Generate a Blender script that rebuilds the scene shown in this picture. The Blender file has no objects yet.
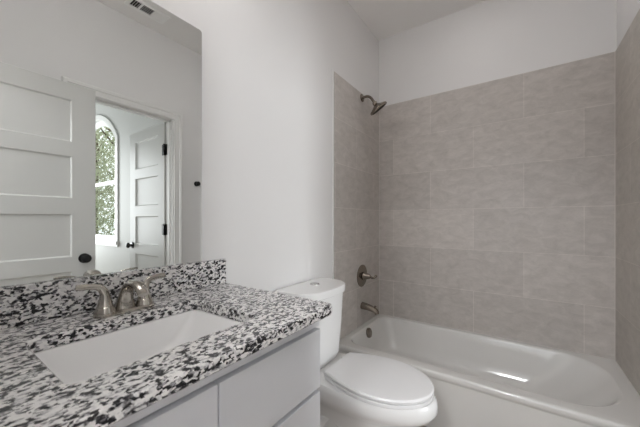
import bpy, bmesh, math, random
from mathutils import Vector, Matrix
random.seed(7)
C = bpy.context.scene.collection
PI = math.pi

# ------------------------------------------------------------------ camera
cam_data = bpy.data.cameras.new('camera')
cam = bpy.data.objects.new('camera', cam_data)
C.objects.link(cam)
bpy.context.scene.camera = cam
CZ = 1.1717
cam.location = (1.0456, 0.0, CZ)
cam.rotation_euler = (PI / 2, 0, math.radians(34.65))
cam_data.sensor_width = 36
cam_data.lens = 288.7 * 36 / 640
cam_data.shift_y = 6.8 / 640
cam_data.clip_start = 0.02
cam_data.dof.use_dof = True
cam_data.dof.focus_distance = 1.9
cam_data.dof.aperture_fstop = 6.0

# ------------------------------------------------------------------ world, lights, exposure
world = bpy.data.worlds.new('sky')
bpy.context.scene.world = world
world.use_nodes = True
bg = world.node_tree.nodes['Background']
bg.inputs[0].default_value = (0.90, 0.95, 1.0, 1)
bg.inputs[1].default_value = 2.4


def area_light(name, loc, rot, sx, sy, power, col=(1, 1, 1)):
    d = bpy.data.lights.new(name, 'AREA')
    d.shape = 'RECTANGLE'
    d.size, d.size_y, d.energy, d.color = sx, sy, power, col
    o = bpy.data.objects.new(name, d)
    C.objects.link(o)
    o.location, o.rotation_euler = loc, rot
    return o


def point_light(name, loc, power, r, col=(1, 1, 1)):
    d = bpy.data.lights.new(name, 'POINT')
    d.energy, d.color, d.shadow_soft_size = power, col, r
    o = bpy.data.objects.new(name, d)
    C.objects.link(o)
    o.location = loc
    return o


# unseen fill lights added behind the camera and in the next room
bg.inputs[1].default_value = 2.4
point_light('bedroom_fill_light', (0.9, -1.4, 2.45), 78, 0.18, (0.97, 0.985, 1.0))  # bare point light added to brighten the bathroom through the entry door
area_light('next_room_fill_light', (5.7, 1.0, 1.6), (PI / 2, 0, PI / 2), 0.9, 2.0, 92, (0.95, 0.98, 1.0))  # added with no window behind it, brightens the left wall through the doorway
area_light('next_room_fill_light', (5.7, -0.2, 1.6), (PI / 2, 0, PI / 2), 1.2, 2.0, 44, (0.95, 0.98, 1.0))
GLOBE = 22.5          # emission of the added vanity light's glass globes
DOWNLIGHT = 18.0      # emission of the added downlight's diffuser
vs = bpy.context.scene.view_settings
vs.view_transform = 'Standard'
vs.look = 'None'
vs.gamma = 1
vs.use_curve_mapping = False
vs.exposure = 0.0
cyc = bpy.context.scene.cycles
cyc.max_bounces = 14
cyc.diffuse_bounces = 10


# ------------------------------------------------------------------ materials
def new_mat(name):
    m = bpy.data.materials.new(name)
    m.use_nodes = True
    nt = m.node_tree
    return m, nt, nt.nodes['Principled BSDF']


def plain(name, col, rough=0.5, metal=0.0, noise=0.0, scale=30, bump=0.0, coat=0.0, spec=0.5):
    m, nt, b = new_mat(name)
    b.inputs['Base Color'].default_value = (*col, 1)
    b.inputs['Roughness'].default_value = rough
    b.inputs['Metallic'].default_value = metal
    b.inputs['Coat Weight'].default_value = coat
    b.inputs['Specular IOR Level'].default_value = spec
    if noise or bump:
        tc = nt.nodes.new('ShaderNodeTexCoord')
        n = nt.nodes.new('ShaderNodeTexNoise')
        n.inputs['Scale'].default_value = scale
        n.inputs['Detail'].default_value = 4
        nt.links.new(tc.outputs['Object'], n.inputs['Vector'])
        if noise:
            mx = nt.nodes.new('ShaderNodeMix')
            mx.data_type = 'RGBA'
            mx.inputs[6].default_value = (*[c * (1 - noise) for c in col], 1)
            mx.inputs[7].default_value = (*[min(1, c * (1 + noise)) for c in col], 1)
            nt.links.new(n.outputs['Fac'], mx.inputs[0])
            nt.links.new(mx.outputs[2], b.inputs['Base Color'])
        if bump:
            bp = nt.nodes.new('ShaderNodeBump')
            bp.inputs['Strength'].default_value = bump
            bp.inputs['Distance'].default_value = 0.002
            nt.links.new(n.outputs['Fac'], bp.inputs['Height'])
            nt.links.new(bp.outputs[0], b.inputs['Normal'])
    return m


M = {}
M['paint'] = plain('wall_paint', (0.785, 0.78, 0.78), 0.55, noise=0.01, scale=3, bump=0.04)
M['ceiling'] = plain('ceiling_paint', (0.87, 0.86, 0.85), 0.8, noise=0.01, scale=3)
M['white'] = plain('white_trim_paint', (0.80, 0.80, 0.79), 0.32, noise=0.01, scale=5)
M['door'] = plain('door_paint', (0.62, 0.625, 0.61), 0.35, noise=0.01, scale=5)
M['hall'] = plain('darkened_white_wall_paint', (0.45, 0.455, 0.44), 0.6, noise=0.01, scale=3)  # white-ish walls, colour darkened to offset the added next-room light
M['porcelain'] = plain('porcelain', (0.83, 0.83, 0.83), 0.10, noise=0.005, scale=4, coat=0.3)
M['seat'] = plain('seat_plastic', (0.80, 0.80, 0.81), 0.22, noise=0.005, scale=4)
M['acrylic'] = plain('tub_enamel', (0.72, 0.712, 0.695), 0.13, noise=0.006, scale=4, coat=0.3)
M['sinkwhite'] = plain('sink_china', (0.94, 0.94, 0.94), 0.14, noise=0.005, scale=4, coat=0.2)
M['cabinet'] = plain('grey_cabinet_paint', (0.66, 0.67, 0.70), 0.38, noise=0.01, scale=6)
M['nickel'] = plain('brushed_nickel', (0.46, 0.43, 0.39), 0.13, 1.0, noise=0.04, scale=60)
M['bronze'] = plain('dark_nickel', (0.27, 0.235, 0.20), 0.26, 1.0, noise=0.05, scale=60)
M['chrome'] = plain('polished_chrome', (0.62, 0.61, 0.60), 0.2, 1.0, noise=0.02, scale=40)
M['vent'] = plain('vent_enamel', (0.93, 0.93, 0.92), 0.4, noise=0.005, scale=9)
M['black'] = plain('black_metal', (0.012, 0.012, 0.013), 0.3, 0.3, noise=0.05, scale=40)
M['dark'] = plain('dark_void', (0.015, 0.015, 0.015), 0.9, noise=0.05, scale=20)
M['bark'] = plain('bark', (0.10, 0.075, 0.05), 0.9, noise=0.2, scale=12, bump=0.5)
M['leaf'] = plain('leaf', (0.46, 0.48, 0.34), 0.6, noise=0.35, scale=1.3)
M['grass'] = plain('lawn', (0.12, 0.20, 0.06), 0.9, noise=0.3, scale=2)
M['grout'] = plain('tile_edge_trim', (0.66, 0.63, 0.60), 0.35, noise=0.01, scale=9)


def mat_mirror():
    m, nt, b = new_mat('mirror_silver')
    b.inputs['Base Color'].default_value = (0.86, 0.88, 0.87, 1)
    b.inputs['Metallic'].default_value = 1
    b.inputs['Roughness'].default_value = 0.0
    return m


M['mirror'] = mat_mirror()


def mat_glass():
    m, nt, b = new_mat('window_glass')
    b.inputs['Base Color'].default_value = (1, 1, 1, 1)
    b.inputs['Roughness'].default_value = 0.0
    b.inputs['Transmission Weight'].default_value = 1
    b.inputs['IOR'].default_value = 1.02
    return m


M['glass'] = mat_glass()


def mat_added_glow(name, power):
    m, nt, b = new_mat(name)
    b.inputs['Base Color'].default_value = (0.9, 0.88, 0.84, 1)
    b.inputs['Roughness'].default_value = 0.5
    b.inputs['Emission Color'].default_value = (1.0, 0.965, 0.945, 1)
    b.inputs['Emission Strength'].default_value = power
    return m


M['globe_glow'] = mat_added_glow('added_globe_glow', GLOBE)
M['downlight_glow'] = mat_added_glow('added_downlight_glow', DOWNLIGHT)


def mat_granite():
    m, nt, b = new_mat('speckled_granite')
    N, L = nt.nodes, nt.links
    tc = N.new('ShaderNodeTexCoord')
    mp = N.new('ShaderNodeMapping')
    mp.inputs['Rotation'].default_value = (0.5, 0.3, 0.6)
    mp.inputs['Scale'].default_value = (1.0, 0.62, 1.0)
    L.new(tc.outputs['Object'], mp.inputs[0])
    wn = N.new('ShaderNodeTexNoise')
    wn.inputs['Scale'].default_value = 120
    wn.inputs['Detail'].default_value = 3
    L.new(mp.outputs[0], wn.inputs['Vector'])
    sub = N.new('ShaderNodeVectorMath'); sub.operation = 'SUBTRACT'
    sub.inputs[1].default_value = (0.5, 0.5, 0.5)
    L.new(wn.outputs['Color'], sub.inputs[0])
    scl = N.new('ShaderNodeVectorMath'); scl.operation = 'SCALE'
    scl.inputs['Scale'].default_value = 0.013
    L.new(sub.outputs[0], scl.inputs[0])
    add = N.new('ShaderNodeVectorMath')
    L.new(mp.outputs[0], add.inputs[0]); L.new(scl.outputs[0], add.inputs[1])
    v = N.new('ShaderNodeTexVoronoi')
    v.inputs['Scale'].default_value = 195
    L.new(add.outputs[0], v.inputs['Vector'])
    sep = N.new('ShaderNodeSeparateColor')
    L.new(v.outputs['Color'], sep.inputs[0])
    cl = N.new('ShaderNodeTexNoise')
    cl.inputs['Scale'].default_value = 82
    cl.inputs['Detail'].default_value = 3
    L.new(add.outputs[0], cl.inputs['Vector'])
    ma = N.new('ShaderNodeMath'); ma.operation = 'MULTIPLY_ADD'
    ma.inputs[1].default_value = 1.5; ma.inputs[2].default_value = -0.70
    L.new(cl.outputs['Fac'], ma.inputs[0])
    sm = N.new('ShaderNodeMath'); sm.operation = 'ADD'
    L.new(sep.outputs[0], sm.inputs[0]); L.new(ma.outputs[0], sm.inputs[1])
    rp = N.new('ShaderNodeValToRGB')
    e = rp.color_ramp.elements
    e[0].position = 0.22; e[0].color = (0.012, 0.012, 0.015, 1)
    e[1].position = 0.80; e[1].color = (0.86, 0.85, 0.84, 1)
    for p, c in ((0.31, (0.02, 0.02, 0.025, 1)), (0.36, (0.12, 0.115, 0.12, 1)), (0.46, (0.34, 0.335, 0.345, 1)), (0.56, (0.66, 0.655, 0.66, 1))):
        el = e.new(p); el.color = c
    L.new(sm.outputs[0], rp.inputs[0])
    L.new(rp.outputs[0], b.inputs['Base Color'])
    b.inputs['Roughness'].default_value = 0.16
    return m


M['granite'] = mat_granite()


def mat_tile(name, horiz, u0, z0, col=(0.575, 0.54, 0.51)):
    """12 x 24 inch wall tile in running bond; joints fixed in metres."""
    m, nt, b = new_mat(name)
    N, L = nt.nodes, nt.links
    tc = N.new('ShaderNodeTexCoord')
    sp = N.new('ShaderNodeSeparateXYZ')
    L.new(tc.outputs['Object'], sp.inputs[0])
    au = N.new('ShaderNodeMath'); au.inputs[1].default_value = u0
    av = N.new('ShaderNodeMath'); av.inputs[1].default_value = -z0
    L.new(sp.outputs[0 if horiz == 'x' else 1], au.inputs[0]); L.new(sp.outputs[2], av.inputs[0])
    cb = N.new('ShaderNodeCombineXYZ')
    L.new(au.outputs[0], cb.inputs[0]); L.new(av.outputs[0], cb.inputs[1])
    br = N.new('ShaderNodeTexBrick')
    br.offset = 0.5; br.offset_frequency = 2; br.squash = 1.0
    br.inputs['Scale'].default_value = 1
    br.inputs['Mortar Size'].default_value = 0.0026
    br.inputs['Mortar Smooth'].default_value = 0.3
    br.inputs['Bias'].default_value = 0.0
    br.inputs['Brick Width'].default_value = 0.62
    br.inputs['Row Height'].default_value = 0.3095
    br.inputs['Color1'].default_value = (*[c * 0.90 for c in col], 1)
    br.inputs['Color2'].default_value = (*[c * 1.06 for c in col], 1)
    br.inputs['Mortar'].default_value = (*[c * 1.15 for c in col], 1)
    L.new(cb.outputs[0], br.inputs['Vector'])
    # soft stone clouding and short veins
    mp = N.new('ShaderNodeMapping')
    mp.inputs['Rotation'].default_value = (0, 0, 0.55)
    mp.inputs['Scale'].default_value = (4.5, 8.0, 1)
    L.new(cb.outputs[0], mp.inputs[0])
    n1 = N.new('ShaderNodeTexNoise')
    n1.inputs['Scale'].default_value = 2.5; n1.inputs['Detail'].default_value = 12; n1.inputs['Roughness'].default_value = 0.74
    n1.inputs['Distortion'].default_value = 0.5
    L.new(mp.outputs[0], n1.inputs['Vector'])
    rp = N.new('ShaderNodeValToRGB')
    e = rp.color_ramp.elements
    e[0].position = 0.30; e[0].color = (0.80, 0.795, 0.79, 1)
    e[1].position = 0.70; e[1].color = (1.12, 1.12, 1.125, 1)
    L.new(n1.outputs['Fac'], rp.inputs[0])
    mx = N.new('ShaderNodeMix'); mx.data_type = 'RGBA'; mx.blend_type = 'MULTIPLY'
    mx.inputs[0].default_value = 1
    L.new(br.outputs['Color'], mx.inputs[6]); L.new(rp.outputs[0], mx.inputs[7])
    L.new(mx.outputs[2], b.inputs['Base Color'])
    bp = N.new('ShaderNodeBump'); bp.invert = True
    bp.inputs['Strength'].default_value = 0.5; bp.inputs['Distance'].default_value = 0.002
    L.new(br.outputs['Fac'], bp.inputs['Height']); L.new(bp.outputs[0], b.inputs['Normal'])
    b.inputs['Roughness'].default_value = 0.42
    return m


def mat_floor(name, col):
    """grey brown plank floor"""
    m, nt, b = new_mat(name)
    N, L = nt.nodes, nt.links
    tc = N.new('ShaderNodeTexCoord')
    br = N.new('ShaderNodeTexBrick')
    br.inputs['Scale'].default_value = 1
    br.inputs['Brick Width'].default_value = 1.2; br.inputs['Row Height'].default_value = 0.15
    br.inputs['Mortar Size'].default_value = 0.0015
    br.inputs['Color1'].default_value = (*[c * 0.85 for c in col], 1)
    br.inputs['Color2'].default_value = (*[c * 1.1 for c in col], 1)
    br.inputs['Mortar'].default_value = (*[c * 0.4 for c in col], 1)
    L.new(tc.outputs['Object'], br.inputs['Vector'])
    mp = N.new('ShaderNodeMapping'); mp.inputs['Scale'].default_value = (2, 30, 1)
    L.new(tc.outputs['Object'], mp.inputs[0])
    n = N.new('ShaderNodeTexNoise'); n.inputs['Scale'].default_value = 2; n.inputs['Detail'].default_value = 6
    L.new(mp.outputs[0], n.inputs['Vector'])
    mx = N.new('ShaderNodeMix'); mx.data_type = 'RGBA'; mx.blend_type = 'OVERLAY'; mx.inputs[0].default_value = 0.4
    L.new(br.outputs['Color'], mx.inputs[6]); L.new(n.outputs['Fac'], mx.inputs[7])
    L.new(mx.outputs[2], b.inputs['Base Color'])
    b.inputs['Roughness'].default_value = 0.4
    return m


M['floor'] = mat_floor('plank_floor', (0.36, 0.30, 0.25))


# ------------------------------------------------------------------ mesh helpers
def finish(bm, sharp=35):
    bmesh.ops.remove_doubles(bm, verts=bm.verts, dist=1e-6)
    bmesh.ops.recalc_face_normals(bm, faces=bm.faces)
    lim = math.radians(sharp)
    for f in bm.faces:
        f.smooth = True
    for e in bm.edges:
        if len(e.link_faces) == 2:
            e.smooth = e.calc_face_angle(0) < lim
    return bm


def obj(name, bm, mat, parent=None, base=None, sharp=35):
    """vertices are given in world metres; the origin goes to the thing's base"""
    finish(bm, sharp)
    off = Vector((0, 0, 0))
    if parent is not None:
        r = parent
        while r.parent is not None:
            r = r.parent
        off = Vector(r.location)
    elif base is not None:
        off = Vector(base)
    bmesh.ops.translate(bm, verts=bm.verts, vec=-off)
    me = bpy.data.meshes.new(name)
    bm.to_mesh(me)
    bm.free()
    me.materials.append(mat)
    o = bpy.data.objects.new(name, me)
    C.objects.link(o)
    wn = o.modifiers.new('weighted_normals', 'WEIGHTED_NORMAL')
    wn.keep_sharp = True
    if parent is not None:
        o.parent = parent
    elif base is not None:
        o.location = base
    return o


def thing(name, label, cat, loc=(0, 0, 0), group=None, kind=None):
    o = bpy.data.objects.new(name, None)
    C.objects.link(o)
    o.location = loc
    o.empty_display_size = 0.1
    return tag(o, label, cat, group, kind)


def tag(o, label, cat, group=None, kind=None):
    o['label'] = label
    o['category'] = cat
    if group:
        o['group'] = group
    if kind:
        o['kind'] = kind
    return o


def struct(name, bm, mat, base=None, sharp=35):
    o = obj(name, bm, mat, None, base, sharp)
    o['kind'] = 'structure'
    return o


def add_box(bm, x0, x1, y0, y1, z0, z1, bev=0.0, seg=2):
    t = bmesh.new()
    bmesh.ops.create_cube(t, size=1)
    for v in t.verts:
        v.co = Vector(((x0 + x1) / 2 + v.co.x * (x1 - x0), (y0 + y1) / 2 + v.co.y * (y1 - y0), (z0 + z1) / 2 + v.co.z * (z1 - z0)))
    if bev > 0:
        bmesh.ops.bevel(t, geom=list(t.edges), offset=bev, segments=seg, profile=0.5, affect='EDGES')
    merge(bm, t)
    return bm


def merge(bm, t):
    mp = {v: bm.verts.new(v.co) for v in t.verts}
    for f in t.faces:
        try:
            bm.faces.new([mp[v] for v in f.verts])
        except ValueError:
            pass
    t.free()


def box(*a, **k):
    return add_box(bmesh.new(), *a, **k)


def add_loft(bm, rings, cap0=True, cap1=True, closed=True):
    vr = [[bm.verts.new(p) for p in r] for r in rings]
    n = len(vr[0])
    for a, b in zip(vr[:-1], vr[1:]):
        for i in range(n if closed else n - 1):
            j = (i + 1) % n
            bm.faces.new((a[i], a[j], b[j], b[i]))
    if cap0:
        bm.faces.new(vr[0])
    if cap1:
        bm.faces.new(vr[-1])
    return bm


def frame_of(d):
    d = Vector(d).normalized()
    a = Vector((0, 0, 1)) if abs(d.z) < 0.9 else Vector((1, 0, 0))
    u = d.cross(a).normalized()
    return u, d.cross(u).normalized()


def add_lathe(bm, origin, axis, prof, n=32, cap0=True, cap1=True):
    """prof: list of (distance along axis, radius)"""
    o = Vector(origin); d = Vector(axis).normalized(); u, w = frame_of(d)
    rings = []
    for (h, r) in prof:
        r = max(r, 1e-4)
        rings.append([o + d * h + (u * math.cos(2 * PI * i / n) + w * math.sin(2 * PI * i / n)) * r for i in range(n)])
    return add_loft(bm, rings, cap0, cap1)


def smooth_path(pts, per=8):
    """Catmull-Rom through points with trailing scalar columns"""
    P = [tuple(p) for p in pts]
    P = [P[0]] + P + [P[-1]]
    out = []
    for i in range(1, len(P) - 2):
        p0, p1, p2, p3 = P[i - 1], P[i], P[i + 1], P[i + 2]
        for k in range(per):
            t = k / per
            out.append(tuple(0.5 * (2 * b + (c - a) * t + (2 * a - 5 * b + 4 * c - d) * t * t + (-a + 3 * b - 3 * c + d) * t ** 3)
                             for a, b, c, d in zip(p0, p1, p2, p3)))
    out.append(P[-2])
    return out


def add_tube(bm, pts, n=16, per=8, up=None):
    """pts: (x, y, z, ru, rw): ru across, rw along the second axis; swept ellipse"""
    sp = smooth_path([p if len(p) == 5 else (p[0], p[1], p[2], p[3], p[3]) for p in pts], per)
    rings = []
    u = None
    for i, s in enumerate(sp):
        a = Vector(sp[max(0, i - 1)][:3]); b = Vector(sp[min(len(sp) - 1, i + 1)][:3])
        d = (b - a).normalized()
        if u is None:
            if up is not None:
                u = d.cross(Vector(up)).normalized()
            else:
                u = frame_of(d)[0]
        else:
            u = (u - d * u.dot(d)).normalized()
        w = d.cross(u).normalized()
        c = Vector(s[:3])
        rings.append([c + u * math.cos(2 * PI * k / n) * max(s[3], 1e-4) + w * math.sin(2 * PI * k / n) * max(s[4], 1e-4) for k in range(n)])
    return add_loft(bm, rings)


def rrect(x0, x1, y0, y1, r, z, k=8, m=6):
    """rounded rectangle ring; r: one radius or four (x1y1, x0y1, x0y0, x1y0)"""
    rs = r if isinstance(r, (tuple, list)) else (r,) * 4
    rs = [max(q, 0.0005) for q in rs]
    cs = [(x1 - rs[0], y1 - rs[0], 0), (x0 + rs[1], y1 - rs[1], PI / 2), (x0 + rs[2], y0 + rs[2], PI), (x1 - rs[3], y0 + rs[3], 1.5 * PI)]
    pts = []
    for i, (cx, cy, a0) in enumerate(cs):
        arc = [(cx + rs[i] * math.cos(a0 + PI / 2 * j / k), cy + rs[i] * math.sin(a0 + PI / 2 * j / k)) for j in range(k + 1)]
        pts += arc
        nx = cs[(i + 1) % 4]; ri = rs[(i + 1) % 4]
        q = (nx[0] + ri * math.cos(nx[2]), nx[1] + ri * math.sin(nx[2]))
        for j in range(1, m):
            pts.append((arc[-1][0] + (q[0] - arc[-1][0]) * j / m, arc[-1][1] + (q[1] - arc[-1][1]) * j / m))
    return [Vector((p[0], p[1], z)) for p in pts]


def wall_with_hole(axis, a0, a1, u0, u1, z0, z1, holes):
    """axis 'x': slab between x=a0..a1 running along y; 'y': slab between y=a0..a1 running along x. holes: (u0,u1,z0,z1)"""
    us = sorted({u0, u1, *[h[0] for h in holes], *[h[1] for h in holes]})
    zs = sorted({z0, z1, *[h[2] for h in holes], *[h[3] for h in holes]})
    bm = bmesh.new()

    def P(a, u, z):
        return (a, u, z) if axis == 'x' else (u, a, z)
    solid = {}
    for i in range(len(us) - 1):
        for j in range(len(zs) - 1):
            cu, cz = (us[i] + us[i + 1]) / 2, (zs[j] + zs[j + 1]) / 2
            solid[i, j] = not any(h[0] < cu < h[1] and h[2] < cz < h[3] for h in holes)
    for (i, j), s in solid.items():
        if not s:
            continue
        q = [(us[i], zs[j]), (us[i + 1], zs[j]), (us[i + 1], zs[j + 1]), (us[i], zs[j + 1])]
        for a in (a0, a1):
            bm.faces.new([bm.verts.new(P(a, *p)) for p in q])
        for k, (di, dj) in enumerate(((0, -1), (1, 0), (0, 1), (-1, 0))):
            if not solid.get((i + di, j + dj), False):
                p, r = q[k], q[(k + 1) % 4]
                bm.faces.new([bm.verts.new(x) for x in (P(a0, *p), P(a0, *r), P(a1, *r), P(a1, *p))])
    return bm


# ------------------------------------------------------------------ room dimensions (metres)
W, D, H = 1.528, 2.446, 2.79         # painted wall planes; mirror wall is x = 0, tub wall y = D
TILE_T, TILE_B = 2.188, 0.331
TUB_Y = 1.68                       # tub front
T = 0.11                           # wall thickness
XR, YB = 6.2, -3.0                 # extents of the next room and the bedroom
HW = 1.8                           # wall of the next room that holds the arched window

# ------------------------------------------------------------------ setting
struct('floor', box(-1.6, XR, YB, D + 0.1, -0.12, 0), M['floor'])
struct('ceiling', box(-1.6, W + T, YB, D + 0.1, H, H + 0.1), M['ceiling'])
struct('wall_left', box(-0.1, 0, -0.12, D + 0.1, 0, H), M['paint'])
struct('wall_back', box(0, W, D, D + 0.1, 0, H), M['paint'])
DOOR_Y0, DOOR_Y1, DOOR_H = 0.69, 1.39, 2.085
struct('wall_right', wall_with_hole('x', W, W + T, YB, D + 0.1, 0, H, [(DOOR_Y0, DOOR_Y1, 0, DOOR_H)]), M['paint'])
struct('wall_front', wall_with_hole('y', -0.12, 0.0, -0.0, W, 0, H, [(0.66, 1.46, 0, DOOR_H)]), M['paint'])
# bedroom behind the camera
struct('wall_bedroom_left', box(-1.7, -1.6, YB, -0.12, 0, H), M['paint'])
struct('wall_bedroom_front', wall_with_hole('y', YB - 0.1, YB, -1.7, W + T, 0, H, [(-0.2, 2.0 - 0.4, 0.7, 2.4)]), M['paint'])
struct('wall_bedroom_back', box(-1.6, -0.1, -0.12, 0, 0, H), M['paint'])
# tile surround, 12 mm proud of the paint
struct('wall_tile_back', box(0.006, W - 0.008, D - 0.006, D, 0.25, TILE_T), mat_tile('wall_tile_material_back', 'x', -0.14 + 0.31 + 0.62, TILE_B))
struct('wall_tile_left', box(0, 0.006, TUB_Y - 0.01, D, 0, TILE_T), mat_tile('wall_tile_material_left', 'y', -2.311 + 0.62 * 5, TILE_B))
struct('wall_tile_right', box(W - 0.008, W, TUB_Y - 0.01, D, 0, TILE_T), mat_tile('wall_tile_material_right_shaded', 'y', -2.15 + 0.62 * 5, TILE_B, (0.53, 0.495, 0.455)))  # same tile in a darker colour, the shade of this side painted in
struct('trim_1', box(0, 0.0075, TUB_Y - 0.022, TUB_Y - 0.010, 0, TILE_T + 0.003, bev=0.001), M['white'])
struct('trim_2', box(W - 0.0095, W, TUB_Y - 0.022, TUB_Y - 0.010, 0, TILE_T + 0.003, bev=0.001), M['white'])
bm = box(0.006, 0.009, D - 0.009, D - 0.006, 0.3, TILE_T)
add_box(bm, W - 0.011, W - 0.008, D - 0.009, D - 0.006, 0.3, TILE_T)
struct('trim_3', bm, M['grout'])
struct('baseboard_left', box(0, 0.014, 0.735, TUB_Y - 0.02, 0, 0.10, bev=0.003), M['white'])
struct('baseboard_right', box(W - 0.014, W, DOOR_Y1 + 0.08, TUB_Y - 0.02, 0, 0.10, bev=0.003), M['white'])


# ---- door casings: stepped profile, mitred simply
def casing(name, wall_x, side, y0, y1, top, w=0.075):
    """moulded casing, mitred at the head; side +1: projects to +x, -1: to -x"""
    prof = [(0.0, 0.0), (0.0, 0.010), (0.003, 0.0125), (0.012, 0.0125), (0.015, 0.009), (0.030, 0.011), (0.046, 0.011), (0.050, 0.016), (0.058, 0.0185), (w - 0.006, 0.0185), (w - 0.001, 0.015), (w, 0.0)]
    bm = bmesh.new()
    rows = []
    for (o, th) in prof:
        x = wall_x + side * th
        rows.append([Vector((x, y0 - o, 0)), Vector((x, y0 - o, top + o)), Vector((x, y1 + o, top + o)), Vector((x, y1 + o, 0))])
    add_loft(bm, rows, False, False, closed=False)
    return struct(name, bm, M['white'], sharp=25)


casing('trim_4', W, -1, DOOR_Y0, DOOR_Y1, DOOR_H - 0.01)
casing('trim_5', W + T, 1, DOOR_Y0, DOOR_Y1, DOOR_H - 0.01)
bm = bmesh.new()     # jamb lining of the doorway, with door stop
for (ya, yb) in ((DOOR_Y0, DOOR_Y0 + 0.012), (DOOR_Y1 - 0.012, DOOR_Y1)):
    add_box(bm, W - 0.002, W + T + 0.002, ya, yb, 0, DOOR_H)
add_box(bm, W - 0.002, W + T + 0.002, DOOR_Y0, DOOR_Y1, DOOR_H - 0.014, DOOR_H)
add_box(bm, W + 0.03, W + 0.065, DOOR_Y1 - 0.024, DOOR_Y1 - 0.012, 0, DOOR_H - 0.014)
add_box(bm, W + 0.03, W + 0.065, DOOR_Y0 + 0.012, DOOR_Y0 + 0.024, 0, DOOR_H - 0.014)
add_box(bm, W + 0.03, W + 0.065, DOOR_Y0, DOOR_Y1, DOOR_H - 0.026, DOOR_H - 0.014)
struct('trim_6', bm, M['white'])

# ---- next room seen through the doorway in the mirror
WX0, WX1 = 3.87, 5.59
WZ0, WSPR, WRISE = 0.86, 2.38, 0.42
AN = 24


def arch(x):
    c, h = (WX0 + WX1) / 2, (WX1 - WX0) / 2
    R = (h * h + WRISE * WRISE) / (2 * WRISE)
    return WSPR + WRISE - R + math.sqrt(max(R * R - (x - c) ** 2, 0))


def arch_loop(ins, y):
    c, h = (WX0 + WX1) / 2, (WX1 - WX0) / 2 - ins
    R0 = ((WX1 - WX0) ** 2 / 4 + WRISE * WRISE) / (2 * WRISE)
    R = R0 - ins
    zc = WSPR + WRISE - R0
    pts = [Vector((c - h, y, WZ0 + ins)), Vector((c + h, y, WZ0 + ins))]
    for i in range(AN + 1):
        x = c + h - 2 * h * i / AN
        pts.append(Vector((x, y, zc + math.sqrt(max(R * R - (x - c) ** 2, 0)))))
    return pts


HH = 3.3
bm = bmesh.new()     # wall with an arched hole
for y in (HW, HW + 0.14):
    lp = [bm.verts.new(p) for p in arch_loop(0, y)]
    a = [bm.verts.new(q) for q in ((W + T, y, 0), (XR, y, 0), (XR, y, HH), (W + T, y, HH))]
    bm.faces.new((a[0], a[1], lp[1], lp[0]))
    bm.faces.new((a[1], a[2], lp[2], lp[1]))
    for i in range(2, 2 + AN):
        bm.faces.new((lp[i], lp[i + 1], a[3] if i >= 2 + AN // 2 else a[2]))
    bm.faces.new((lp[2 + AN // 2], a[3], a[2]))
    bm.faces.new((a[3], a[0], lp[0], lp[-1]))
add_loft(bm, [arch_loop(0, HW), arch_loop(0, HW + 0.14)], False, False)
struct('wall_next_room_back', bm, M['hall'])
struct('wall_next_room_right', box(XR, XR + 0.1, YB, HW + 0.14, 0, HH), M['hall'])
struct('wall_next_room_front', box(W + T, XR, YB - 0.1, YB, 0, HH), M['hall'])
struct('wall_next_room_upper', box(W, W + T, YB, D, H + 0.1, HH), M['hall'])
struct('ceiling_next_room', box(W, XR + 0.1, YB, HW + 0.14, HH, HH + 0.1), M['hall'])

wdw = thing('window_1', 'tall arched white window with trees outside, reflected in the mirror through the doorway', 'window', ((WX0 + WX1) / 2, HW, WZ0), kind='structure')
bm = bmesh.new()
add_loft(bm, [arch_loop(-0.075, HW - 0.018), arch_loop(-0.01, HW - 0.022), arch_loop(0.0, HW - 0.02), arch_loop(0.0, HW)], False, False)
add_loft(bm, [arch_loop(-0.075, HW - 0.001), arch_loop(-0.075, HW - 0.018)], False, False)
obj('casing', bm, M['white'], wdw)
bm = bmesh.new()
add_loft(bm, [arch_loop(0.0, HW + 0.05), arch_loop(0.065, HW + 0.05), arch_loop(0.075, HW + 0.06), arch_loop(0.075, HW + 0.09), arch_loop(0.0, HW + 0.09)], False, False)
fr = obj('window_frame', bm, M['white'], wdw)
ZM = 1.76
obj('meeting_rail', box(WX0 + 0.06, WX1 - 0.06, HW + 0.045, HW + 0.09, ZM - 0.028, ZM + 0.028, bev=0.004), M['white'], wdw)
bm = bmesh.new()
lp = arch_loop(0.07, HW + 0.075)
bm.faces.new([bm.verts.new(p) for p in lp])
obj('pane', bm, M['glass'], wdw)
obj('window_sill', box(WX0 - 0.09, WX1 + 0.09, HW - 0.045, HW + 0.05, WZ0 - 0.045, WZ0 + 0.003, bev=0.005), M['white'], wdw)

# ---- outside ground and trees
struct('ground', box(-8, 30, HW + 0.14, 26, -0.6, -0.5), M['grass'])


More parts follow.
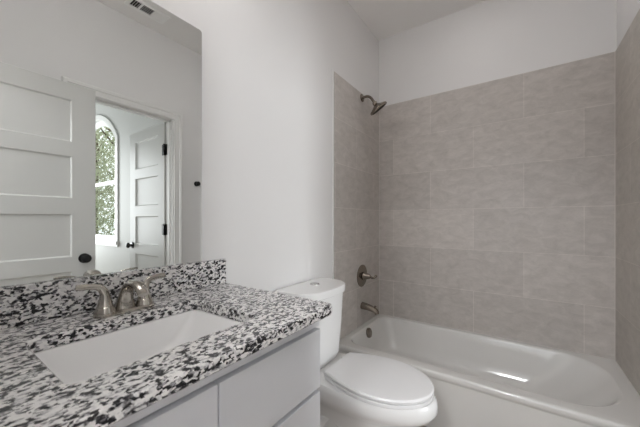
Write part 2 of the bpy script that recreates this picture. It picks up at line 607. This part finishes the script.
def tree(x, y, h, r, label, leaves=5200):
    t = thing('leafy_tree', label, 'tree', (x, y, -0.5), 'trees outside the arched window')
    bm = bmesh.new()
    add_tube(bm, [(x, y, -0.5, 0.13), (x + 0.05, y, h * 0.3, 0.10), (x - 0.04, y + 0.05, h * 0.6, 0.07), (x, y, h * 0.9, 0.02)], n=10)
    for k in range(6):
        a = k * 1.1
        z = h * (0.25 + 0.1 * k)
        add_tube(bm, [(x, y, z, 0.04), (x + math.cos(a) * r * 0.4, y + math.sin(a) * r * 0.4, z + 0.3, 0.025), (x + math.cos(a) * r * 0.8, y + math.sin(a) * r * 0.8, z + 0.7, 0.008)], n=6, per=3)
    obj('trunk', bm, M['bark'], t)
    bm = bmesh.new()
    for i in range(leaves):
        while True:
            p = Vector((random.uniform(-1, 1), random.uniform(-1, 1), random.uniform(-1, 1)))
            if 0.25 < p.length < 1:
                break
        q = Vector((x + p.x * r, y + p.y * r, h * 0.5 + p.z * h * 0.5))
        d = Vector((random.gauss(0, 1), random.gauss(0, 1), random.gauss(-0.3, 0.8))).normalized()
        u, w = frame_of(d)
        s = random.uniform(0.05, 0.085)
        vs_ = [bm.verts.new(q + d * s), bm.verts.new(q + u * s * 0.4 + w * 0.012), bm.verts.new(q - d * s), bm.verts.new(q - u * s * 0.4 + w * 0.012)]
        bm.faces.new(vs_)
    obj('foliage', bm, M['leaf'], t)
    return t


tree(7.4, 3.6, 4.3, 1.2, 'leafy green tree nearest outside the arched window, filling its lower panes')
tree(10.6, 4.0, 5.6, 1.5, 'taller leafy tree farther outside the arched window, behind the nearest tree')
tree(14.2, 5.4, 6.6, 1.6, 'farthest and tallest leafy tree seen high in the arched window')


# ---- panel doors
def panel_door(bm, w, z0, z1, th, stile, panels, xf):
    """local u 0..w, n 0..th; xf maps (u, n, z) to world"""
    us = [0, stile, w - stile, w]
    zs = [z0]
    for (a, b) in sorted(panels):
        zs += [a, b]
    zs.append(z1)
    for side in (0, 1):
        def P(u, d, z):
            return bm.verts.new(xf(u, d if side == 0 else th - d, z))
        for i in range(3):
            for j in range(len(zs) - 1):
                a, b, c, e = us[i], us[i + 1], zs[j], zs[j + 1]
                if i == 1 and j % 2 == 1:
                    loops = [(0, 0), (0.004, 0.0005), (0.012, 0.010), (0.020, 0.0115), (0.036, 0.0115)]
                    rings = [[xf(*(lambda u, d, z: (u, d if side == 0 else th - d, z))(uu, d, zz)) for (uu, zz) in
                              ((a + s, c + s), (b - s, c + s), (b - s, e - s), (a + s, e - s))] for s, d in loops]
                    add_loft(bm, rings, False, True)
                else:
                    bm.faces.new([P(a, 0, c), P(b, 0, c), P(b, 0, e), P(a, 0, e)])
    edge = [(0, z0), (w, z0), (w, z1), (0, z1)]
    for k in range(4):
        p, q = edge[k], edge[(k + 1) % 4]
        bm.faces.new([bm.verts.new(xf(*v)) for v in ((p[0], 0, p[1]), (q[0], 0, q[1]), (q[0], th, q[1]), (p[0], th, p[1]))])
    return bm


PANELS = [(0.165, 0.455), (0.545, 0.835), (0.925, 1.215), (1.315, 1.60), (1.69, 1.975)]
KNOB = [(0.0, 0.033), (0.005, 0.033), (0.008, 0.029), (0.009, 0.012), (0.024, 0.011), (0.030, 0.018), (0.036, 0.0265), (0.046, 0.029), (0.054, 0.025), (0.059, 0.013), (0.060, 0.0)]
KNOB2 = [(a * 0.78, r * 0.95) for a, r in KNOB]
DX0, DX1 = 1.417, 1.452
d1 = thing('door_1', 'white five-panel door swung open against the wall, largest in the mirror', 'door', (DX0, 0.01, 0.0), kind='structure')
DW = 0.762
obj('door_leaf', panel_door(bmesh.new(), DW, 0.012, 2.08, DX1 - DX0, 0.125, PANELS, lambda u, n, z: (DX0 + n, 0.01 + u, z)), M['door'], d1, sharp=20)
k1 = bmesh.new()
add_lathe(k1, (DX0, 0.708, 0.913), (-1, 0, 0), KNOB)
obj('knob', k1, M['black'], d1)
k1 = bmesh.new()
add_lathe(k1, (DX1, 0.708, 0.913), (1, 0, 0), KNOB2)
obj('knob', k1, M['black'], d1)
obj('latch', box(DX0 + 0.008, DX1 - 0.008, 0.01 + DW - 0.001, 0.01 + DW + 0.002, 0.88, 0.945), M['black'], d1)
for z in (0.25, 1.05, 1.86):
    hb = box(DX0 - 0.002, DX0 + 0.03, 0.004, 0.012, z - 0.045, z + 0.045, bev=0.001)
    add_lathe(hb, (DX1 + 0.004, 0.006, z - 0.047), (0, 0, 1), [(0, 0.005), (0.094, 0.005)], n=12)
    obj('hinge', hb, M['black'], d1)

LX0, LY = W + T + 0.012, 1.368
d2 = thing('door_2', 'white panel door with black hinges, standing open in the room beyond the doorway', 'door', (LX0, LY, 0), kind='structure')
LW = 0.70
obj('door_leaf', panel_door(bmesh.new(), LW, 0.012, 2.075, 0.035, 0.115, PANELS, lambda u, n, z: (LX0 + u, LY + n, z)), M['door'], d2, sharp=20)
k2 = bmesh.new()
add_lathe(k2, (LX0 + LW - 0.06, LY, 0.913), (0, -1, 0), KNOB)
obj('knob', k2, M['black'], d2)
k2 = bmesh.new()
add_lathe(k2, (LX0 + LW - 0.06, LY + 0.035, 0.913), (0, 1, 0), KNOB)
obj('knob', k2, M['black'], d2)
for z in (0.30, 1.087, 1.82):
    hb = box(W + T - 0.040, W + T + 0.004, DOOR_Y1 - 0.0165, DOOR_Y1 - 0.0115, z - 0.05, z + 0.05, bev=0.001)
    add_box(hb, LX0 - 0.003, LX0 + 0.038, LY - 0.003, LY + 0.001, z - 0.05, z + 0.05, bev=0.001)
    add_lathe(hb, (W + T + 0.006, LY - 0.004, z - 0.052), (0, 0, 1), [(0, 0.009), (0.104, 0.009)], n=12)
    obj('hinge', hb, M['black'], d2)

# ------------------------------------------------------------------ vanity
CT = 0.908          # worktop height
VX, VY0, VY1 = 0.545, 0.004, 0.728      # cabinet front face, ends
van = thing('vanity_cabinet', 'light grey vanity cabinet with flat drawer fronts under the granite top', 'cabinet', (0.27, 0.37, 0))
bm = bmesh.new()      # open-topped box, so that the basin hangs inside it
zc_ = CT - 0.031
add_box(bm, 0.004, VX - 0.019, VY0, VY1, 0.10, 0.118)
add_box(bm, 0.004, VX - 0.019, VY0, VY0 + 0.018, 0.118, zc_)
add_box(bm, 0.004, VX - 0.019, VY1 - 0.018, VY1, 0.118, zc_)
add_box(bm, 0.004, 0.016, VY0 + 0.018, VY1 - 0.018, 0.118, zc_)
add_box(bm, VX - 0.037, VX - 0.019, VY0 + 0.018, VY1 - 0.018, 0.118, zc_)
add_box(bm, 0.004, VX - 0.075, VY0, VY1, 0.0, 0.10)
add_box(bm, VX - 0.019, VX - 0.005, VY0, VY1, 0.8495, zc_)
obj('carcass', bm, M['cabinet'], van)
YS = 0.366
obj('door', box(VX - 0.018, VX, VY0 + 0.003, YS - 0.004, 0.115, 0.841, bev=0.0015), M['cabinet'], van)
for (za, zb) in ((0.664, 0.841), (0.395, 0.651), (0.115, 0.384)):
    obj('drawer', box(VX - 0.018, VX, YS, VY1 - 0.002, za, zb, bev=0.0015), M['cabinet'], van)

# worktop with a rounded-rectangle cut-out
CX1, CY1 = 0.568, 0.782
SX0, SX1, SY0, SY1 = 0.163, 0.453, 0.150, 0.552
out = (0.003, CX1, 0.003, CY1)
hole = (SX0, SX1, SY0, SY1)
bm = bmesh.new()
ro = (0.035, 0.001, 0.001, 0.001)


def ring(d, z):
    return rrect(out[0] + d * 0.2, out[1] - d, out[2] + d * 0.2, out[3] - d, [max(q - d, 0.0006) for q in ro], z)


def hring(d, z):
    return rrect(hole[0] - d, hole[1] + d, hole[2] - d, hole[3] + d, 0.018 + d, z)


zb, zt = CT - 0.03, CT
rings = [hring(0.002, zb), ring(0.004, zb), ring(0.0, zb + 0.004), ring(0.0, zt - 0.006), ring(0.0018, zt - 0.0018), ring(0.006, zt),
         hring(0.003, zt), hring(0.0, zt - 0.003), hring(0.0, zb + 0.002), hring(0.002, zb)]
add_loft(bm, rings, False, False)
tag(obj('countertop', bm, M['granite'], None, (0.28, 0.38, zb)), 'black and white speckled granite vanity top with rectangular sink cut-out', 'countertop')
tag(obj('backsplash', box(0.0015, 0.021, 0.003, CY1, CT + 0.0005, CT + 0.10, bev=0.0015), M['granite'], None, (0.011, 0.38, CT)),
    'low strip of speckled granite standing along the wall under the mirror', 'backsplash')

# undermount sink
snk = thing('sink', 'white rectangular undermount sink set into the granite top', 'sink', ((SX0 + SX1) / 2, (SY0 + SY1) / 2, zb - 0.15))
bm = bmesh.new()
o_ = 0.0


def sring(d0, d1, dy0, dy1, r, z):
    return rrect(SX0 + d0, SX1 - d1, SY0 + dy0, SY1 - dy1, r, z)


rings = [sring(-0.03, -0.03, -0.03, -0.03, 0.04, zb - 0.014), sring(-0.03, -0.03, -0.03, -0.03, 0.04, zb - 0.0008), sring(-0.001, -0.001, -0.001, -0.001, 0.02, zb - 0.0008),
         sring(0.002, 0.002, 0.003, 0.003, 0.022, zb - 0.004), sring(0.006, 0.006, 0.012, 0.018, 0.03, zb - 0.03), sring(0.012, 0.012, 0.025, 0.05, 0.04, zb - 0.07),
         sring(0.022, 0.022, 0.04, 0.085, 0.05, zb - 0.094), sring(0.045, 0.045, 0.07, 0.125, 0.055, zb - 0.105), sring(0.075, 0.075, 0.13, 0.16, 0.028, zb - 0.108)]
add_loft(bm, rings, False, True)
obj('basin', bm, M['sinkwhite'], snk, sharp=50)
bm = bmesh.new()
add_lathe(bm, ((SX0 + SX1) / 2, (SY0 + SY1) / 2 - 0.015, zb - 0.108), (0, 0, 1), [(0, 0.022), (0.002, 0.022), (0.004, 0.019), (0.0045, 0.014), (0.008, 0.013), (0.009, 0.0)])
obj('drain', bm, M['nickel'], snk)

# centreset faucet
FX, FY = 0.105, 0.369
fau = thing('faucet', 'brushed nickel two-lever faucet standing behind the white sink', 'faucet', (FX, FY, CT))
bm = bmesh.new()
add_loft(bm, [rrect(FX - 0.026, FX + 0.026, FY - 0.078, FY + 0.078, 0.0255, CT + 0.0006), rrect(FX - 0.026, FX + 0.026, FY - 0.078, FY + 0.078, 0.0255, CT + 0.006),
              rrect(FX - 0.022, FX + 0.022, FY - 0.074, FY + 0.074, 0.0215, CT + 0.011)])
obj('base_plate', bm, M['nickel'], fau)
bm = bmesh.new()
add_tube(bm, [(FX - 0.004, FY, CT + 0.008, 0.027, 0.020), (FX - 0.001, FY, CT + 0.038, 0.0205, 0.016), (FX + 0.012, FY, CT + 0.068, 0.0165, 0.012), (FX + 0.036, FY, CT + 0.085, 0.0155, 0.009),
              (FX + 0.066, FY, CT + 0.088, 0.0155, 0.0085), (FX + 0.094, FY, CT + 0.077, 0.015, 0.009), (FX + 0.108, FY, CT + 0.064, 0.0145, 0.0095)],
         n=20, up=(1, 0, 0.01))
obj('spout', bm, M['nickel'], fau)
for s in (-1, 1):
    hy = FY + s * 0.0508
    bm = bmesh.new()
    add_lathe(bm, (FX, hy, CT + 0.008), (0, 0, 1), [(0, 0.024), (0.004, 0.0245), (0.018, 0.0205), (0.019, 0.019), (0.030, 0.016), (0.045, 0.0125), (0.052, 0.0105)])
    h = obj('handle', bm, M['nickel'], fau)
    bm = bmesh.new()
    add_tube(bm, [(FX, hy, CT + 0.040, 0.0138, 0.0138), (FX, hy + s * 0.002, CT + 0.064, 0.0115, 0.0105), (FX - 0.001, hy + s * 0.013, CT + 0.080, 0.009, 0.0062), (FX - 0.002, hy + s * 0.034, CT + 0.086, 0.0078, 0.0036),
                  (FX - 0.003, hy + s * 0.052, CT + 0.087, 0.0082, 0.003), (FX - 0.003, hy + s * 0.064, CT + 0.089, 0.0065, 0.0024)], n=14, up=(1, 0, 0.01))
    obj('lever', bm, M['nickel'], h)

# mirror
MY0, MY1, MZ0, MZ1 = 0.02, 0.678, CT + 0.1005, 1.925
bm = bmesh.new()


def mring(x, d):
    return [Vector((x, p.x, p.y)) for p in rrect(MY0 + d, MY1 - d, MZ0 + d, MZ1 - d, (0.010, 0.010, 0.001, 0.001), 0)]


add_loft(bm, [mring(0.0008, 0), mring(0.0055, 0), mring(0.006, 0.0006)])
tag(obj('mirror', bm, M['mirror'], None, (0.003, 0.35, MZ0), sharp=1), 'large frameless wall mirror standing on the granite backsplash', 'mirror')

# vanity light added above the mirror, out of view, to light the room
VLZ = 2.36
vl = thing('added_vanity_light', 'added, unseen nickel bar light with three round glass globes on the wall above the mirror', 'light', (0.0, 0.36, VLZ))
obj('back_plate', box(0.0005, 0.022, 0.10, 0.62, VLZ - 0.04, VLZ + 0.04, bev=0.004), M['nickel'], vl)
for dy in (-0.19, 0.0, 0.19):
    y = 0.36 + dy
    bm = bmesh.new()
    add_tube(bm, [(0.02, y, VLZ, 0.008), (0.07, y, VLZ, 0.008), (0.10, y, VLZ, 0.02), (0.112, y, VLZ, 0.024)], n=12, per=6)
    obj('arm', bm, M['nickel'], vl)
    bm = bmesh.new()
    add_lathe(bm, (0.11, y, VLZ), (1, 0, 0), [(0.05 - 0.05 * math.cos(PI * k / 16), 0.05 * math.sin(PI * k / 16)) for k in range(17)], n=24)
    obj('glass_globe', bm, M['globe_glow'], vl)

# downlight added over the bathtub, above the frame, to brighten the alcove
PX, PY = 0.80, 1.86
cl = thing('added_downlight', 'added, unseen round white recessed downlight in the ceiling above the bathtub', 'light', (PX, PY, H))
bm = bmesh.new()
add_lathe(bm, (PX, PY, H - 0.0005), (0, 0, -1), [(0, 0.105), (0.006, 0.103), (0.009, 0.095), (0.008, 0.085)], n=40)
obj('rim', bm, M['white'], cl)
bm = bmesh.new()
add_lathe(bm, (PX, PY, H - 0.0088), (0, 0, -1), [(0, 0.084), (0.004, 0.08), (0.007, 0.05), (0.008, 0.0)], n=40)
obj('diffuser', bm, M['downlight_glow'], cl)

# ------------------------------------------------------------------ toilet
TY = 1.297
toi = thing('toilet', 'white two-piece toilet with closed lid between vanity and bathtub', 'toilet', (0.4, TY, 0))


def egg(x0, x1, w, z, wide=0.5, n=48, back=2.6, front=2.0):
    """plan outline: squarer at the back, rounder at the front"""
    cx = x0 + (x1 - x0) * wide
    pts = []
    for i in range(n):
        a = 2 * PI * i / n
        c, s = math.cos(a), math.sin(a)
        e = front if c >= 0 else back
        rx = (x1 - cx) if c >= 0 else (cx - x0)
        pts.append(Vector((cx + rx * math.copysign(abs(c) ** (2 / e), c), TY + w * math.copysign(abs(s) ** (2 / e), s), z)))
    return pts


bm = bmesh.new()
add_loft(bm, [egg(0.13, 0.60, 0.112, 0.0), egg(0.13, 0.605, 0.115, 0.012), egg(0.14, 0.59, 0.102, 0.03), egg(0.14, 0.57, 0.095, 0.10), egg(0.13, 0.585, 0.105, 0.18),
              egg(0.10, 0.64, 0.122, 0.24), egg(0.07, 0.695, 0.150, 0.285), egg(0.05, 0.742, 0.174, 0.318), egg(0.045, 0.757, 0.184, 0.345), egg(0.045, 0.757, 0.186, 0.372), egg(0.045, 0.752, 0.184, 0.388), egg(0.05, 0.744, 0.178, 0.397)])
for s in (-1, 1):      # bulging trapway on each flank
    add_tube(bm, [(0.50, TY + s * 0.070, 0.05, 0.018), (0.44, TY + s * 0.078, 0.11, 0.024), (0.36, TY + s * 0.083, 0.17, 0.026), (0.28, TY + s * 0.082, 0.20, 0.025), (0.22, TY + s * 0.082, 0.15, 0.025), (0.19, TY + s * 0.08, 0.07, 0.024), (0.19, TY + s * 0.078, 0.01, 0.024)], n=14, per=5)
obj('bowl', bm, M['porcelain'], toi, sharp=45)


def lid_outline(ins, z, x0=0.262, x1=0.740, wb=0.124, w=0.184, n=40):
    """straight hinge edge, widest past the middle, round elongated nose"""
    xm = 0.50
    pts = []
    half = []
    N = 26
    for i in range(N + 1):
        t = i / N
        if t < 0.45:
            q = t / 0.45
            x = x0 + (xm - x0) * q
            y = wb + (w - wb) * math.sin(q * PI / 2)
        else:
            q = (t - 0.45) / 0.55 * PI / 2
            x = xm + (x1 - xm) * math.sin(q)
            y = w * math.cos(q) ** 1.0
        half.append((x, y))
    cx = 0.48
    for (x, y) in half:
        pts.append((x, y))
    for (x, y) in reversed(half[:-1]):
        pts.append((x, -y))
    L = (x1 - x0) / 2
    return [Vector((cx + (x - cx) * (1 - ins / L), TY + y * (1 - ins / w), z)) for x, y in pts]


bm = bmesh.new()
add_loft(bm, [lid_outline(0.004, 0.3985), lid_outline(0.0, 0.402), lid_outline(0.0, 0.413), lid_outline(0.003, 0.4155)])
obj('seat', bm, M['seat'], toi)
bm = bmesh.new()
add_loft(bm, [lid_outline(0.004, 0.4185), lid_outline(0.0, 0.421), lid_outline(-0.001, 0.430), lid_outline(0.004, 0.4365), lid_outline(0.02, 0.4385), lid_outline(0.09, 0.4395)])
obj('seat_lid', bm, M['seat'], toi)
for s in (-1, 1):
    bm = bmesh.new()
    add_tube(bm, [(0.258, TY + s * 0.055, 0.42, 0.011), (0.258, TY + s * 0.11, 0.42, 0.011)], n=12, per=2)
    add_box(bm, 0.243, 0.27, TY + s * 0.085 - 0.02, TY + s * 0.085 + 0.02, 0.396, 0.418, bev=0.003)
    obj('hinge', bm, M['seat'], toi)
bm = bmesh.new()


def tring(x0, x1, w, r, z, bow=0.0):
    """rounded plan with a gently bowed front"""
    p = rrect(x0, x1 - bow, TY - 0.006 - w, TY - 0.006 + w, (r, 0.02, 0.02, r), z, k=10, m=10)
    for v in p:
        if v.x > x0 + 0.03:
            v.x += bow * (1 - ((v.y - TY + 0.006) / w) ** 2) * min(1, (v.x - x0 - 0.03) / (x1 - x0 - 0.05))
    return p


add_loft(bm, [tring(0.05, 0.195, 0.155, 0.05, 0.397, 0.01), tring(0.042, 0.206, 0.166, 0.055, 0.43, 0.012), tring(0.03, 0.222, 0.184, 0.07, 0.60, 0.018), tring(0.022, 0.234, 0.196, 0.085, 0.772, 0.022)])
obj('tank', bm, M['porcelain'], toi)
bm = bmesh.new()
add_loft(bm, [tring(0.016, 0.242, 0.202, 0.10, 0.7725, 0.024), tring(0.010, 0.250, 0.210, 0.105, 0.777, 0.026), tring(0.010, 0.251, 0.211, 0.105, 0.806, 0.026), tring(0.014, 0.247, 0.207, 0.10, 0.8125, 0.026), tring(0.03, 0.23, 0.197, 0.075, 0.815, 0.022)])
obj('tank_lid', bm, M['porcelain'], toi)
bm = bmesh.new()
add_lathe(bm, (0.105, TY + 0.012, 0.8145), (0, 0, 1), [(0, 0.028), (0.004, 0.028), (0.006, 0.0255), (0.0055, 0.023), (0.007, 0.022), (0.008, 0.0)])
obj('flush_button', bm, M['chrome'], toi)

# ------------------------------------------------------------------ bathtub
tub = thing('bathtub', 'off-white built-in bathtub between the tiled walls', 'bathtub', (0.76, 2.05, 0))
bm = bmesh.new()
X0, X1, Y0, Y1 = 0.0065, W - 0.0085, TUB_Y, D - 0.0065
ZR = 0.331


def tr(a, b, c, d, r, z):
    return rrect(a, b, c, d, r, z, k=10, m=10)


rings = [tr(X0, X1, Y0 + 0.012, Y1, 0.001, 0.0), tr(X0, X1, Y0 + 0.012, Y1, 0.001, ZR - 0.05), tr(X0, X1, Y0 + 0.006, Y1, 0.001, ZR - 0.038), tr(X0, X1, Y0, Y1, 0.001, ZR - 0.030), tr(X0, X1, Y0, Y1, 0.001, ZR - 0.013),
         tr(X0, X1, Y0 + 0.004, Y1, 0.001, ZR - 0.004), tr(X0, X1, Y0 + 0.013, Y1, 0.001, ZR),
         tr(X0 + 0.035, X1 - 0.06, Y0 + 0.070, Y1 - 0.040, (0.24, 0.10, 0.10, 0.24), ZR + 0.001),
         tr(X0 + 0.042, X1 - 0.068, Y0 + 0.079, Y1 - 0.048, (0.24, 0.10, 0.10, 0.24), ZR - 0.003),
         tr(X0 + 0.048, X1 - 0.08, Y0 + 0.086, Y1 - 0.054, (0.24, 0.10, 0.10, 0.24), ZR - 0.013),
         tr(X0 + 0.062, X1 - 0.14, Y0 + 0.098, Y1 - 0.066, (0.23, 0.11, 0.11, 0.23), ZR - 0.08),
         tr(X0 + 0.078, X1 - 0.22, Y0 + 0.112, Y1 - 0.08, (0.20, 0.12, 0.12, 0.20), ZR - 0.16),
         tr(X0 + 0.095, X1 - 0.29, Y0 + 0.13, Y1 - 0.10, (0.16, 0.12, 0.12, 0.16), ZR - 0.225),
         tr(X0 + 0.13, X1 - 0.34, Y0 + 0.165, Y1 - 0.135, (0.12, 0.09, 0.09, 0.12), ZR - 0.255),
         tr(X0 + 0.20, X1 - 0.42, Y0 + 0.22, Y1 - 0.19, (0.08, 0.05, 0.05, 0.08), ZR - 0.262)]
add_loft(bm, rings, False, True)
obj('tub_shell', bm, M['acrylic'], tub, sharp=60)
FXY = 2.095
ov = Vector((0.050, FXY, 0.280))
bm = bmesh.new()
add_lathe(bm, ov, (1, 0, 0.2), [(0.0, 0.038), (0.022, 0.038), (0.028, 0.035), (0.031, 0.027), (0.031, 0.0)])
obj('overflow_plate', bm, M['bronze'], tub)
bm = bmesh.new()
add_lathe(bm, (0.30, FXY - 0.03, ZR - 0.262), (0, 0, 1), [(0, 0.035), (0.003, 0.035), (0.005, 0.03), (0.006, 0.018), (0.014, 0.017), (0.016, 0.0)])
obj('drain', bm, M['bronze'], tub)

# ------------------------------------------------------------------ shower fittings
sh = thing('shower', 'dark nickel shower head on a bent arm high on the tiled wall', 'shower head', (0.006, FXY, 2.152))
bm = bmesh.new()
add_lathe(bm, (0.0065, FXY, 2.152), (1, 0, 0), [(0, 0.031), (0.004, 0.031), (0.008, 0.026), (0.012, 0.014), (0.016, 0.012)])
obj('flange', bm, M['bronze'], sh)
bm = bmesh.new()
add_tube(bm, [(0.014, FXY, 2.152, 0.0105), (0.05, FXY, 2.154, 0.0105), (0.080, FXY, 2.138, 0.0105), (0.102, FXY, 2.108, 0.0105), (0.112, FXY, 2.092, 0.0105)], n=14)
obj('shower_arm', bm, M['bronze'], sh)
nn = Vector((0.46, 0.40, -0.79)).normalized()
bm = bmesh.new()
add_lathe(bm, Vector((0.108, FXY, 2.098)), nn, [(0, 0.010), (0.006, 0.017), (0.016, 0.019), (0.024, 0.016), (0.028, 0.020), (0.040, 0.040), (0.050, 0.062), (0.056, 0.073), (0.064, 0.076), (0.071, 0.074), (0.073, 0.068), (0.070, 0.064), (0.070, 0.0)], n=40)
hd = obj('spray_head', bm, M['bronze'], sh)
bm = bmesh.new()
add_lathe(bm, Vector((0.108, FXY, 2.098)) + nn * 0.0702, nn, [(0, 0.060), (0.001, 0.060), (0.002, 0.056), (0.002, 0.0)], n=40)
obj('spray_face', bm, M['dark'], hd)

va = thing('shower_valve', 'round dark nickel valve plate with curved lever above the tub spout', 'valve', (0.006, FXY, 0.728))
bm = bmesh.new()
add_lathe(bm, (0.0065, FXY, 0.728), (1, 0, 0), [(0, 0.088), (0.003, 0.088), (0.007, 0.082), (0.010, 0.066), (0.012, 0.04), (0.013, 0.03)], n=48)
obj('valve_plate', bm, M['bronze'], va)
bm = bmesh.new()
add_lathe(bm, (0.024, FXY, 0.728), (1, 0, 0), [(0, 0.031), (0.014, 0.029), (0.022, 0.024), (0.045, 0.020), (0.055, 0.015), (0.058, 0.0)])
lv = obj('valve_hub', bm, M['bronze'], va)
bm = bmesh.new()
add_tube(bm, [(0.066, FXY, 0.728, 0.011), (0.078, FXY + 0.006, 0.724, 0.0095), (0.090, FXY + 0.014, 0.717, 0.009), (0.102, FXY + 0.024, 0.719, 0.009), (0.112, FXY + 0.034, 0.730, 0.010), (0.116, FXY + 0.038, 0.736, 0.007)], n=12)
obj('valve_lever', bm, M['bronze'], va)

SPZ = 0.490
sp = thing('tub_spout', 'dark nickel tub spout on the tiled wall just above the bathtub rim', 'spout', (0.006, FXY, SPZ))
bm = bmesh.new()
add_tube(bm, [(0.0065, FXY, SPZ, 0.029, 0.029), (0.05, FXY, SPZ - 0.004, 0.028, 0.026), (0.09, FXY, SPZ - 0.012, 0.026, 0.023), (0.118, FXY, SPZ - 0.021, 0.023, 0.020), (0.132, FXY, SPZ - 0.032, 0.021, 0.018), (0.136, FXY, SPZ - 0.046, 0.019, 0.017)], n=20, up=(0, 0, 1))
obj('spout_body', bm, M['bronze'], sp)
bm = bmesh.new()
add_lathe(bm, (0.118, FXY, SPZ - 0.006), (0.2, 0, 1), [(0, 0.006), (0.012, 0.006), (0.014, 0.009), (0.020, 0.009), (0.022, 0.005)], n=14)
obj('diverter_knob', bm, M['bronze'], sp)

# ------------------------------------------------------------------ small things on the wall and ceiling
hk = thing('robe_hook', 'small round black robe hook on the wall right of the doorway, in the mirror', 'hook', (W, 1.61, 1.522))
bm = bmesh.new()
add_lathe(bm, (W - 0.0005, 1.61, 1.522), (-1, 0, 0), [(0, 0.024), (0.005, 0.024), (0.008, 0.019), (0.010, 0.009), (0.024, 0.008)])
obj('rose', bm, M['black'], hk)
bm = bmesh.new()
add_lathe(bm, (W - 0.024, 1.61, 1.522), (-1, 0, 0), [(0, 0.009), (0.004, 0.020), (0.012, 0.022), (0.018, 0.018), (0.020, 0.0)])
obj('peg', bm, M['black'], hk)

VXa, VXb, VYa, VYb = 1.255, 1.385, 0.935, 1.215
vt = thing('ceiling_vent', 'white ceiling air register with dark louvre slots, seen in the mirror', 'vent', ((VXa + VXb) / 2, (VYa + VYb) / 2, H))
bm = bmesh.new()
zz = H - 0.0005
IX0, IX1, IY0, IY1 = VXa + 0.024, VXb - 0.024, VYa + 0.026, VYb - 0.026
for (a, b, c, d) in ((VXa, VXb, VYa, IY0), (VXa, VXb, IY1, VYb), (VXa, IX0, IY0, IY1), (IX1, VXb, IY0, IY1)):
    add_box(bm, a, b, c, d, zz - 0.008, zz, bev=0.0015)
B1, B2 = IY0 + 0.062, IY1 - 0.075
for y in (B1, B2):
    add_box(bm, IX0, IX1, y - 0.006, y + 0.006, zz - 0.008, zz)
obj('frame', bm, M['vent'], vt)
obj('duct_shade_plate', box(IX0, IX1, IY0, IY1, zz - 0.001, zz), M['dark'], vt)  # black plate standing in for the shade inside the duct


def slat(cx, cy, lx, ly, tilt, axis):
    t = bmesh.new()
    add_box(t, -lx / 2, lx / 2, -ly / 2, ly / 2, -0.0008, 0.0008)
    bmesh.ops.transform(t, matrix=Matrix.Translation((cx, cy, zz - 0.005)) @ Matrix.Rotation(tilt, 4, axis), verts=t.verts)
    return t


for k in range(3):
    obj('slat', slat((IX0 + IX1) / 2, IY0 + 0.015 + k * 0.0155, IX1 - IX0, 0.005, 0.9, 'X'), M['vent'], vt)
for k in range(4):
    obj('slat', slat(IX0 + 0.014 + k * 0.018, (B1 + B2) / 2, 0.005, B2 - B1 - 0.012, -0.9, 'Y'), M['vent'], vt)
for k in range(5):
    obj('slat', slat((IX0 + IX1) / 2, B2 + 0.012 + k * 0.0145, IX1 - IX0, 0.0145, -0.5, 'X'), M['vent'], vt)
